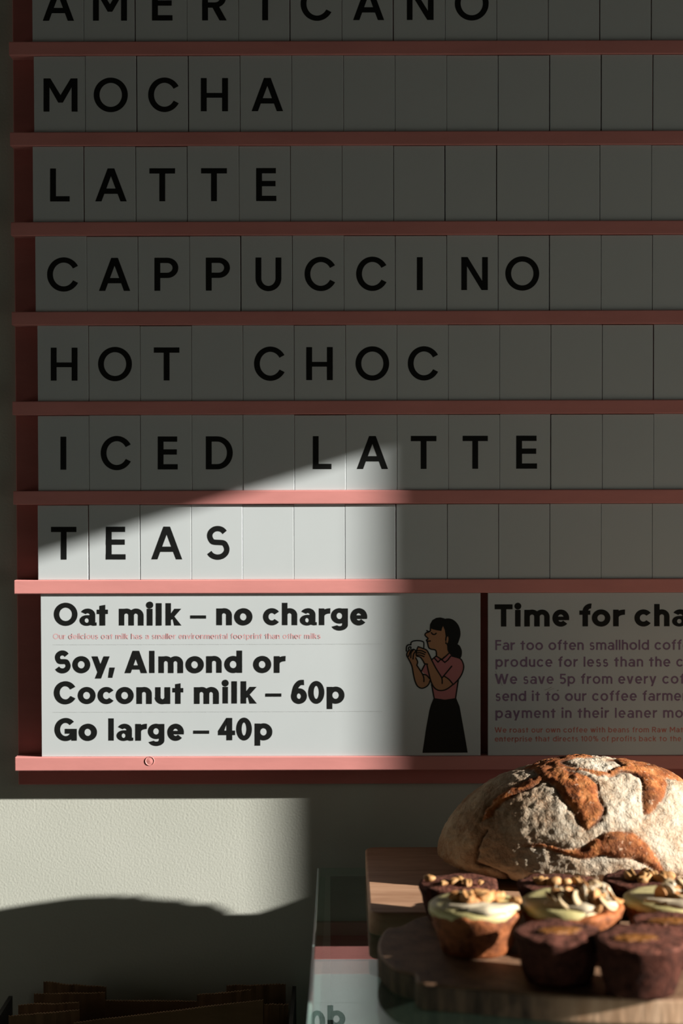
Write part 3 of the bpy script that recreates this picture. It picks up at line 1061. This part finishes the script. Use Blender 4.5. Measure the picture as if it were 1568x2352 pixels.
def signed_dist(P, poly):
    """positive inside"""
    n = len(poly)
    d = np.full(len(P), 1e9)
    ins = np.zeros(len(P), bool)
    for i in range(n):
        a = np.array(poly[i])
        b_ = np.array(poly[(i + 1) % n])
        ab = b_ - a
        t = np.clip(((P - a) @ ab) / max(1e-9, ab @ ab), 0, 1)
        d = np.minimum(d, np.linalg.norm(P - (a + t[:, None] * ab), axis=1))
        c = ((a[1] > P[:, 1]) != (b_[1] > P[:, 1]))
        xi = (b_[0] - a[0]) * (P[:, 1] - a[1]) / (b_[1] - a[1] + 1e-12) + a[0]
        ins ^= c & (P[:, 0] < xi)
    return np.where(ins, d, -d)


def make_loaf(name, label):
    NU, NV = 420, 190
    U = np.linspace(0, 2 * np.pi, NU, endpoint=False)
    V = np.linspace(-np.pi / 2, np.pi / 2, NV)[1:-1]
    uu, vv_ = np.meshgrid(U, V)
    pw = 2 / 1.93

    def se(v):
        return np.sign(v) * np.abs(v) ** pw
    cl_ = np.where(vv_ > 0, se(np.cos(vv_)), np.cos(vv_) ** .55)      # the underside is flatter than the dome
    X = LA * cl_ * se(np.cos(uu))
    Y = LB * cl_ * se(np.sin(uu))
    Z = np.where(vv_ > 0, LUP, LLOW) * se(np.sin(vv_))
    X, Y, Z = X.ravel(), Y.ravel(), Z.ravel()
    # outward direction
    Nn = np.stack([X / LA ** 2, Y / LB ** 2, Z / np.where(Z > 0, LUP, LLOW) ** 2], 1)
    Nn /= np.linalg.norm(Nn, axis=1)[:, None]
    # the scoring is laid out on the front; the rear carries its mirror image
    yf = -np.abs(Y) if True else Y
    front = np.stack([X, np.where(Y > .02, yf, Y), Z], 1) + np.array(LC)
    q = (front - np.array(CAM)) @ np.array(ROT)
    px = np.stack([784 + F * q[:, 0] / -q[:, 2], 1176 - F * q[:, 1] / -q[:, 2]], 1)
    wob = np.array([[noise.noise(Vector((x * 45, y * 45, z * 45))), noise.noise(Vector((x * 45 + 9, y * 45, z * 45)))] for x, y, z in zip(X, Y, Z)])
    fine = np.array([noise.fractal(Vector((x * 150, y * 150, z * 150)), 1.0, 2.1, 4) for x, y, z in zip(X, Y, Z)])
    big = np.array([noise.fractal(Vector((x * 14, y * 14, z * 14 + 3)), 1.0, 2.0, 3) for x, y, z in zip(X, Y, Z)])
    pj = px + wob * 7 + fine[:, None] * 2.5
    sd = np.full(len(X), -1e9)
    for p in SLASH:
        sd = np.maximum(sd, signed_dist(pj, p))
    for p in ISLAND:
        sd = np.minimum(sd, -signed_dist(pj, p))
    up = Z > -.012
    sd = np.where(up, sd, -60)
    slash = np.clip(sd / 4.0 + .5, 0, 1)
    # dark lip along the upper-left sides of some openings
    g = np.exp(-((sd - 1.5) / 3.2) ** 2)
    lipn = np.array([noise.noise(Vector((x * 26 + 4, y * 26, z * 26))) for x, y, z in zip(X, Y, Z)])
    edge = g * np.clip(lipn * 3.2 + .22, 0, 1)
    edge = np.maximum(edge, np.clip((fine - .45) * 3, 0, .7) * slash)
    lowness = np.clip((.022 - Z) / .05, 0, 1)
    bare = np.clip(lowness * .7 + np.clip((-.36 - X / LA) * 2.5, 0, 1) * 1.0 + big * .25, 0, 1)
    disp = .0024 * big + .0011 * fine + np.where(sd > 0, .0026 * np.clip(sd / 14, 0, 1) - .0004, 0) - .0015 * np.exp(-((sd + .5) / 2.6) ** 2)
    # torn crease low on the left end
    line = [(1116, 1905), (1101, 1945), (1096, 1982), (1128, 1997), (1165, 2017), (1190, 2040)]
    dl = np.full(len(X), 1e9)
    for (ax, ay), (bx_, by_) in zip(line, line[1:]):
        a = np.array((ax, ay), float)
        ab = np.array((bx_ - ax, by_ - ay), float)
        tt = np.clip(((pj - a) @ ab) / (ab @ ab), 0, 1)
        dl = np.minimum(dl, np.linalg.norm(pj - (a + tt[:, None] * ab), axis=1))
    dl = np.where(Y < .02, dl, 1e3)
    disp -= .0030 * np.exp(-(dl / 3.5) ** 2)
    edge = np.maximum(edge, np.exp(-(dl / 2.6) ** 2))
    # hollow fold running under the left end
    disp *= np.clip((Z + LLOW) / .012, 0, 1)
    Pp = np.stack([X, Y, Z], 1) + Nn * disp[:, None]
    Pp[:, 2] = np.maximum(Pp[:, 2], -LLOW)
    nv = NV - 2
    verts = [tuple(p) for p in Pp] + [(0, 0, -LLOW), (0, 0, LUP + .0022)]
    faces = []
    for j in range(nv - 1):
        for i in range(NU):
            a, b_ = j * NU + i, j * NU + (i + 1) % NU
            faces.append((a, b_, b_ + NU, a + NU))
    for i in range(NU):
        faces.append(((i + 1) % NU, i, nv * NU))
        faces.append(((nv - 1) * NU + i, (nv - 1) * NU + (i + 1) % NU, nv * NU + 1))
    me = bpy.data.meshes.new(name)
    me.from_pydata(verts, [], faces)
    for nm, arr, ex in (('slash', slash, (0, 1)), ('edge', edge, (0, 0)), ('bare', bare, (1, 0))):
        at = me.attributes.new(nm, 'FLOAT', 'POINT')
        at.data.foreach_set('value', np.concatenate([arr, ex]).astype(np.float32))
    me.polygons.foreach_set('use_smooth', [True] * len(me.polygons))
    me.materials.append(M['loaf'])
    o = bpy.data.objects.new(name, me)
    COL.objects.link(o)
    o.location = LC
    tag(o, label, 'bread')
    return o


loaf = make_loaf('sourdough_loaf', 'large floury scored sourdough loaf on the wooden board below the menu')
# ================================================================== FRONT SLAB AND CAKES
ST = CAMZ - .3955
edge_px = [(886, 2132), (868, 2162), (872, 2194), (905, 2224), (950, 2237), (964, 2257), (1060, 2266.5), (1160, 2275.5), (1230, 2281.5), (1290, 2285.5), (1340, 2288), (1450, 2291.5), (1568, 2293), (1760, 2290)]
pl = [at_z(x, y, ST) for x, y in edge_px]
plan = [(p.x, p.y) for p in pl]
plan += [(.46, -.53), (.47, -.43), (.45, -.338), (.30, -.324), (.15, -.324), (.078, -.329), (.050, -.364)]
loop = [(p.x, p.y) for p in smooth_loop([(x, y, 0) for x, y in plan], 6)]
bm = prism(bmesh.new(), loop, GZ + .0002, ST, bev=.003)
ctr = Vector((.24, -.43, GZ))
bm.transform(Matrix.Translation(-ctr))
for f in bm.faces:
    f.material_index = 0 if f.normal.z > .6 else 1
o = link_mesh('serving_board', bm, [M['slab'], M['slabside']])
o.location = ctr
tag(o, 'thick live edge wooden slab carrying the small cakes in front of the loaf', 'board')


def lathe(profile, n=56, wob=0.0, seed=0, sq=0.0):
    """profile: (radius, z) from bottom centre to top centre"""
    bm = bmesh.new()
    rings = []
    for r, z in profile:
        if r < 1e-6:
            rings.append([bm.verts.new((0, 0, z))])
        else:
            rg = []
            for k in range(n):
                a = 2 * math.pi * k / n
                q = Vector((r * math.cos(a), r * math.sin(a), z))
                d = noise.noise(q * 75 + Vector((seed * 7.3, 0, 0))) * wob + noise.noise(q * 240 + Vector((0, seed * 3.1, 0))) * wob * .45
                rr = r * (1 + d / max(r, .01))
                rg.append(bm.verts.new((rr * math.cos(a), rr * math.sin(a), z + d * .6)))
            rings.append(rg)
    for a, b_ in zip(rings, rings[1:]):
        for k in range(n):
            if len(a) == 1:
                bm.faces.new((a[0], b_[(k + 1) % n], b_[k]))
            elif len(b_) == 1:
                bm.faces.new((a[k], a[(k + 1) % n], b_[0]))
            else:
                bm.faces.new((a[k], a[(k + 1) % n], b_[(k + 1) % n], b_[k]))
    bmesh.ops.recalc_face_normals(bm, faces=bm.faces[:])
    return bm


def nut_bm(l, w, h, seed, bend=.5):
    """a curled lump of walnut: a bent, ridged ellipsoid"""
    bm = bmesh.new()
    bmesh.ops.create_icosphere(bm, subdivisions=3, radius=1)
    for v in bm.verts:
        c = v.co.copy()
        d = 1 + .20 * noise.noise(c * 1.9 + Vector((seed, 0, 0))) + .10 * noise.noise(c * 4.2 + Vector((0, seed, 0)))
        c *= d
        x, y, z = c.x * l, c.y * w, c.z * h
        y += bend * (c.x ** 2 - .4) * w
        z -= .25 * h * math.cos(c.y * 5)* (1 if c.z > 0 else 0)
        v.co = (x, y, z)
    return bm


def flake_bm(l, w, t, seed):
    """curved almond flake"""
    bm = bmesh.new()
    n, m = 9, 5
    top = []
    for s in (1, -1):
        g = []
        for i in range(n):
            u = i / (n - 1) * 2 - 1
            ww = w * math.sqrt(max(0.02, 1 - u * u)) * (1 - .18 * u)
            g.append([bm.verts.new((u * l, (j / (m - 1) * 2 - 1) * ww, s * t / 2 + .22 * l * u * u + .0006 * math.sin(3 * u + seed))) for j in range(m)])
        top.append(g)
    for g in top:
        for i in range(n - 1):
            for j in range(m - 1):
                bm.faces.new((g[i][j], g[i + 1][j], g[i + 1][j + 1], g[i][j + 1]))
    a, b_ = top
    rim = [(0, j) for j in range(m)] + [(i, m - 1) for i in range(1, n)] + [(n - 1, j) for j in range(m - 2, -1, -1)] + [(i, 0) for i in range(n - 2, 0, -1)]
    for k in range(len(rim)):
        p, q = rim[k], rim[(k + 1) % len(rim)]
        bm.faces.new((a[p[0]][p[1]], a[q[0]][q[1]], b_[q[0]][q[1]], b_[p[0]][p[1]]))
    bmesh.ops.recalc_face_normals(bm, faces=bm.faces[:])
    return bm


def cake_profile(R, H, r0=.78, dome=.003):
    rb = R * r0
    pts = [(0, 0), (rb * .6, 0), (rb * .94, 0), (rb, .003)]
    for k in range(1, 9):
        t = k / 8
        pts.append((rb + (R - rb) * t, .003 + (H - .006) * t))
    pts += [(R * .99, H - .0012), (R * .955, H + .0006), (R * .88, H + .0008)]
    for q in (.75, .6, .45, .3, .15):
        pts.append((R * q, H + dome * (1 - q * q)))
    pts.append((0, H + dome))
    return pts


def spot(X, Y, H):
    """stand point of a cake whose top centre is seen at pixel X, Y when it is H tall"""
    p = at_z(X, Y, ST + .0006 + H)
    return (p.x, p.y, ST + .0006)


def cake(name, label, loc, R, H, body, group, seed):
    t = thing(name, label, 'cake', loc, group)
    bm = lathe(cake_profile(R, H), 60, .0022, seed)
    bm.normal_update()
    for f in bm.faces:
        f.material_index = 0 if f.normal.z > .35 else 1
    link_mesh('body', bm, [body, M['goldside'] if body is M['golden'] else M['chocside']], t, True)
    return t


def add(t, name, bm, m, x, y, z, rx=0, ry=0, rz=0, smooth=True):
    bm.transform(Matrix.Translation((x, y, z)) @ Matrix.Rotation(rz, 4, 'Z') @ Matrix.Rotation(ry, 4, 'Y') @ Matrix.Rotation(rx, 4, 'X'))
    return link_mesh(name, bm, m, t, smooth)


rc_ = random.Random(11)
HC = .035
# rear row: chocolate cakes with walnuts
back_lab = ['dark chocolate cake with walnut bits at the left end of the rear row',
            'dark chocolate cake with walnut bits in the middle of the rear row',
            'dark chocolate cake with a heap of walnuts at the right of the rear row']
back_nuts = [[(-.026, .002, .8), (-.004, -.012, .8), (-.014, -.016, .5), (.006, -.016, .8), (.018, -.014, .45), (.001, -.006, .8)],
             [(-.016, -.008, 1.0), (-.006, -.012, 1.1), (.004, -.012, .8), (.014, -.006, .9), (.026, -.014, .6), (-.022, -.002, .5)],
             [(-.010, -.004, 1.15), (.002, -.010, 1.1), (.010, -.002, 1.1), (.014, -.014, 1.0), (.022, -.006, 1.0), (.004, .004, .9), (-.002, -.018, .8)]]
for i, (X, Y, R, H) in enumerate(((1053, 2030, 0.0349, .031), (1284, 2030, 0.0367, .031), (1473, 2020, 0.0345, .030))):
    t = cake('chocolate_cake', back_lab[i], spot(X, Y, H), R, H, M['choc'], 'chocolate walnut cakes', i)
    for k, (x, y, s) in enumerate(back_nuts[i]):
        add(t, 'walnut', nut_bm(.0072 * s, .0044 * s, .0040 * s, k + i * 9, .6), M['nut'], x, y, H + .0045, rc_.uniform(-.3, .3), rc_.uniform(-.3, .3), rc_.uniform(0, 6))

# middle row: golden cakes with pale icing
mid_lab = ['golden cake with pale icing and scattered nuts at the left of the middle row',
           'golden cake with pale icing and a heap of almond flakes in the middle row',
           'golden cake with pale icing cut off by the right edge of the picture']
for i, (X, Y, R, H) in enumerate(((1092, 2084, 0.0379, .0345), (1313, 2078, 0.0419, .035), (1537, 2070, 0.0383, .031))):
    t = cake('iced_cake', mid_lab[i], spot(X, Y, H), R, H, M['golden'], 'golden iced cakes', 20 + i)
    # icing: a poured disc with an uneven, slightly overhanging rim
    bm = bmesh.new()
    n = 64
    rings = []
    for q, z in ((.0, .0062), (.4, .0060), (.75, .0056), (.93, .0046), (1.01, .0022), (1.015, -.001), (.99, -.004), (.90, -.004)):
        rg = []
        for k in range(n):
            a = 2 * math.pi * k / n
            wv = noise.noise(Vector((math.cos(a) * 1.4 + i * 3, math.sin(a) * 1.4, 0)))
            drip = (-.0035 * max(0, wv + .1) if z < .0005 else 0)
            # the front right of the rim is bitten back and shows crumb
            cut = 1 - (.24 if i == 1 else .05) * max(0, math.cos(a - math.radians(-38))) ** 3
            rr = R * q * (1 + .012 * wv) * (cut if q > .5 else 1)
            rg.append(bm.verts.new((rr * math.cos(a), rr * math.sin(a), H + z + drip + .0006 * noise.noise(Vector((math.cos(a) * q * 3, math.sin(a) * q * 3, i))))))
        rings.append(rg)
    for a_, b_ in zip(rings, rings[1:]):
        for k in range(n):
            bm.faces.new((a_[k], a_[(k + 1) % n], b_[(k + 1) % n], b_[k]))
    bmesh.ops.remove_doubles(bm, verts=bm.verts[:], dist=1e-6)
    bmesh.ops.recalc_face_normals(bm, faces=bm.faces[:])
    link_mesh('icing', bm, M['icing'], t, True)
    zt = H + .0072
    if i == 0:
        for k, (x, y, s) in enumerate([(-.006, -.004, 1.5), (.006, -.006, 1.7), (.001, .006, 1.3), (-.016, .002, 1.1), (.014, -.002, 1.3), (.032, -.014, 1.1), (-.004, -.016, 1.0), (.020, .004, .9)]):
            add(t, 'nut', nut_bm(.0060 * s, .0042 * s, .0036 * s, k + 40, .5), M['almond'], x, y, zt + .0018, 0, rc_.uniform(-.3, .3), rc_.uniform(0, 6))
    else:
        cx_, cy_, nfl, sx_, sy_ = ((.009, -.016, 38, .025, .018), (.008, -.014, 18, .021, .013))[i - 1]
        for k in range(nfl):
            a, q = rc_.uniform(0, 6.283), math.sqrt(rc_.random())
            x, y = cx_ + sx_ * q * math.cos(a), cy_ + sy_ * q * math.sin(a)
            hgt = (1 - q * q) * .0085 + .0012
            add(t, 'almond_flake', flake_bm(rc_.uniform(.0075, .0115), rc_.uniform(.0042, .0062), .0013, k), (M['almond'], M['cream'], M['flake'], M['almond'], M['flake'])[k % 5],
                x, y, zt + hgt * rc_.uniform(.55, 1), rc_.uniform(-.2, .9), rc_.uniform(.05, 1.1), rc_.uniform(-1.7, 1.7))
    # white drizzle trailing to the front
    paths = [[(-.024, -.018), (-.010, -.024), (.004, -.022), (.020, -.024), (.032, -.016)], [(-.010, -.030), (.006, -.032), (.022, -.028)], [(-.006, -.014), (.006, -.022), (.014, -.030)]]
    bm = bmesh.new()
    for pth in paths[: 3 if i < 2 else 2]:
        sp = smooth_open([(x, y, 0) for x, y in pth], 7)
        prev = None
        for k, q in enumerate(sp):
            rad = .0046 * (1 - .5 * abs(2 * k / (len(sp) - 1) - 1)) + .0005
            tn = (sp[min(k + 1, len(sp) - 1)] - sp[max(k - 1, 0)]).normalized()
            sd_ = Vector((-tn.y, tn.x, 0))
            lim = R * .985
            rr = math.hypot(q.x, q.y)
            zz = H + .0052 - (max(0, rr - lim * .93) * 1.1)
            ring = [bm.verts.new(Vector((q.x, q.y, zz)) + sd_ * rad * 1.25 * math.cos(a) + Vector((0, 0, rad * math.sin(a)))) for a in [j * math.pi / 4 for j in range(8)]]
            if prev:
                for j in range(8):
                    bm.faces.new((prev[j], prev[(j + 1) % 8], ring[(j + 1) % 8], ring[j]))
            else:
                bm.faces.new(list(reversed(ring)))
            prev = ring
        bm.faces.new(prev)
    bmesh.ops.recalc_face_normals(bm, faces=bm.faces[:])
    link_mesh('drizzle', bm, M['cream'], t, True)

# front: brown cakes with a caramel streak
front_lab = ['dark brown cake with a caramel streak at the front, left of its twin',
             'dark brown cake with a caramel streak nearest the slab\'s front edge',
             'dark brown cake with a caramel streak behind the nearest one, cut by the picture edge']
for i, (X, Y, R, H) in enumerate(((1281, 2140, 0.0340, .036), (1470, 2157, 0.0351, .0385), (1545, 2118, 0.0327, .031))):
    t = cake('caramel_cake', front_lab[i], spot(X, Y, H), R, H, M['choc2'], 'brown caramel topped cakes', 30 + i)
    bm = bmesh.new()
    bmesh.ops.create_icosphere(bm, subdivisions=4, radius=1)
    for v in bm.verts:
        c = v.co.copy()
        k = 1 + .28 * noise.noise(c * 1.8 + Vector((i * 5, 0, 0))) + .12 * noise.noise(c * 4.5)
        v.co = (c.x * .0175 * k, c.y * .0080 * k * (1 + .35 * noise.noise(c * 3 + Vector((0, i, 2)))), c.z * .0017 * (1 + .5 * noise.noise(c * 6)))
    add(t, 'caramel', bm, M['caramel'], (.001, -.004, -.004)[i], -.006, H + .0027, 0, 0, (.08, .05, 0)[i])

# ================================================================== SHADING BOX ADDED OUT OF THE PICTURE (its edge shades the wall beside the glass)
_s = at_e(660, 2075, 0.0)
s_ = .15
cbx, cbz = _s.x + SH * s_, _s.z + SV * s_
t = thing('shading_box', 'unseen white box added right of the bread to shade the wall beside the glass', 'box', (cbx + .17, -.123, GZ))
T0 = Matrix.Translation(-t.location)
bm = boxes((cbx + .002, cbx + .34, -.198, -.048, GZ + .0004, cbz - .02))
bm.transform(T0)
link_mesh('box_base', bm, M['card'], t)
bm = boxes((cbx, cbx + .342, -.20, -.046, cbz - .0198, cbz))
bm.transform(T0)
link_mesh('lid', bm, M['card'], t)

# ================================================================== PAPER BAGS
CT = .84                          # lower worktop behind the case
o = link_mesh('worktop', boxes((-.95, gx0 - .012, -.46, -.002, CT - .04, CT), bev=.002), M['darkwood'])
tag(o, 'dark lower worktop left of the glass counter', 'counter')
o = link_mesh('under_cupboard', boxes((-.95, gx0 - .012, -.44, -.004, 0, CT - .0405), bev=.002), M['darkwood'])
tag(o, 'dark cupboard under the lower worktop', 'cupboard')
hx0 = at_e(-40, 2330, .14).x
hx1 = at_e(677, 2300, .06).x
hz = at_e(670, 2298, .06).z
t = thing('bag_holder', 'black open holder keeping the paper bags upright', 'holder', ((hx0 + hx1) / 2, -.1, CT))
T0 = Matrix.Translation(-t.location)
for nm, spec in (('base', (hx0, hx1, -.190, -.012, CT + .0003, CT + .006)), ('side_panel', (hx1 - .004, hx1, -.190, -.012, CT + .0063, hz)),
                 ('side_panel', (hx0, hx0 + .004, -.190, -.012, CT + .0063, hz - .01))):
    bm = boxes(spec)
    bm.transform(T0)
    link_mesh(nm, bm, M['blackbox'], t)

# left px, right px, top-left px, top-right px, e, label
BAGS = [
    (100, 244, 2254, 2266, .030, 'brown paper bag at the very back of the left bag stack'),
    (520, 656, 2262, 2259, .036, 'brown paper bag at the very back of the right bag stack'),
    (78, 241, 2280, 2278, .050, 'brown paper bag second from the back of the left stack'),
    (242, 452, 2296, 2298, .058, 'brown paper bag in the dip between the two stacks'),
    (452, 576, 2284, 2273, .074, 'brown paper bag with a rounded corner, second in the right stack'),
    (42, 181, 2306, 2302, .082, 'brown paper bag third from the back of the left stack'),
    (606, 662, 2306, 2306, .094, 'narrow brown paper bag by the holder\'s right end'),
    (20, 182, 2332, 2318, .112, 'brown paper bag at the front of the left stack'),
    (170, 604, 2348, 2294, .136, 'wide brown paper bag with a zigzag top in front of the right stack'),
]
for i, (xl, xr, yl, yr, e, lab) in enumerate(BAGS):
    a, b_ = at_e(xl, yl, e), at_e(xr, yr, e)
    zb = CT + .0066
    W = b_.x - a.x
    nz = max(8, int(W / .0032))
    bm = bmesh.new()
    frt, bck = [], []
    for k in range(2 * nz + 1):
        u = k / (2 * nz)
        z = a.z + (b_.z - a.z) * u + (-.0011 if k % 2 else 0) + .0012 * noise.noise(Vector((u * 4, i * 3.3, 0)))
        bulge = .0022 * math.sin(math.pi * u) + .0012 * noise.noise(Vector((u * 5, i * 1.7, 2)))
        for lst, off in ((frt, -.0016 - bulge), (bck, .0016 + bulge * .4)):
            col_ = []
            for h in (0, .5, .85, 1):
                zz = zb + (z - zb) * h
                col_.append(bm.verts.new((a.x + W * u, -e + off * (1.6 - h * 1.1) + .0008 * noise.noise(Vector((u * 9, h * 5, i))), zz)))
            lst.append(col_)
    for lst in (frt, bck):
        for k in range(2 * nz):
            for h in range(3):
                bm.faces.new((lst[k][h], lst[k + 1][h], lst[k + 1][h + 1], lst[k][h + 1]))
    for k in range(2 * nz):
        for h in (0, 3):
            bm.faces.new((frt[k][h], frt[k + 1][h], bck[k + 1][h], bck[k][h]))
    for k in (0, 2 * nz):
        for h in range(3):
            bm.faces.new((frt[k][h], frt[k][h + 1], bck[k][h + 1], bck[k][h]))
    bmesh.ops.recalc_face_normals(bm, faces=bm.faces[:])
    org = Vector(((a.x + b_.x) / 2, -e, zb))
    bm.transform(Matrix.Translation(-org))
    g = link_mesh('paper_bag', bm, M['paper'])
    g.location = org
    tag(g, lab, 'paper bag', 'brown paper bags in the holder')
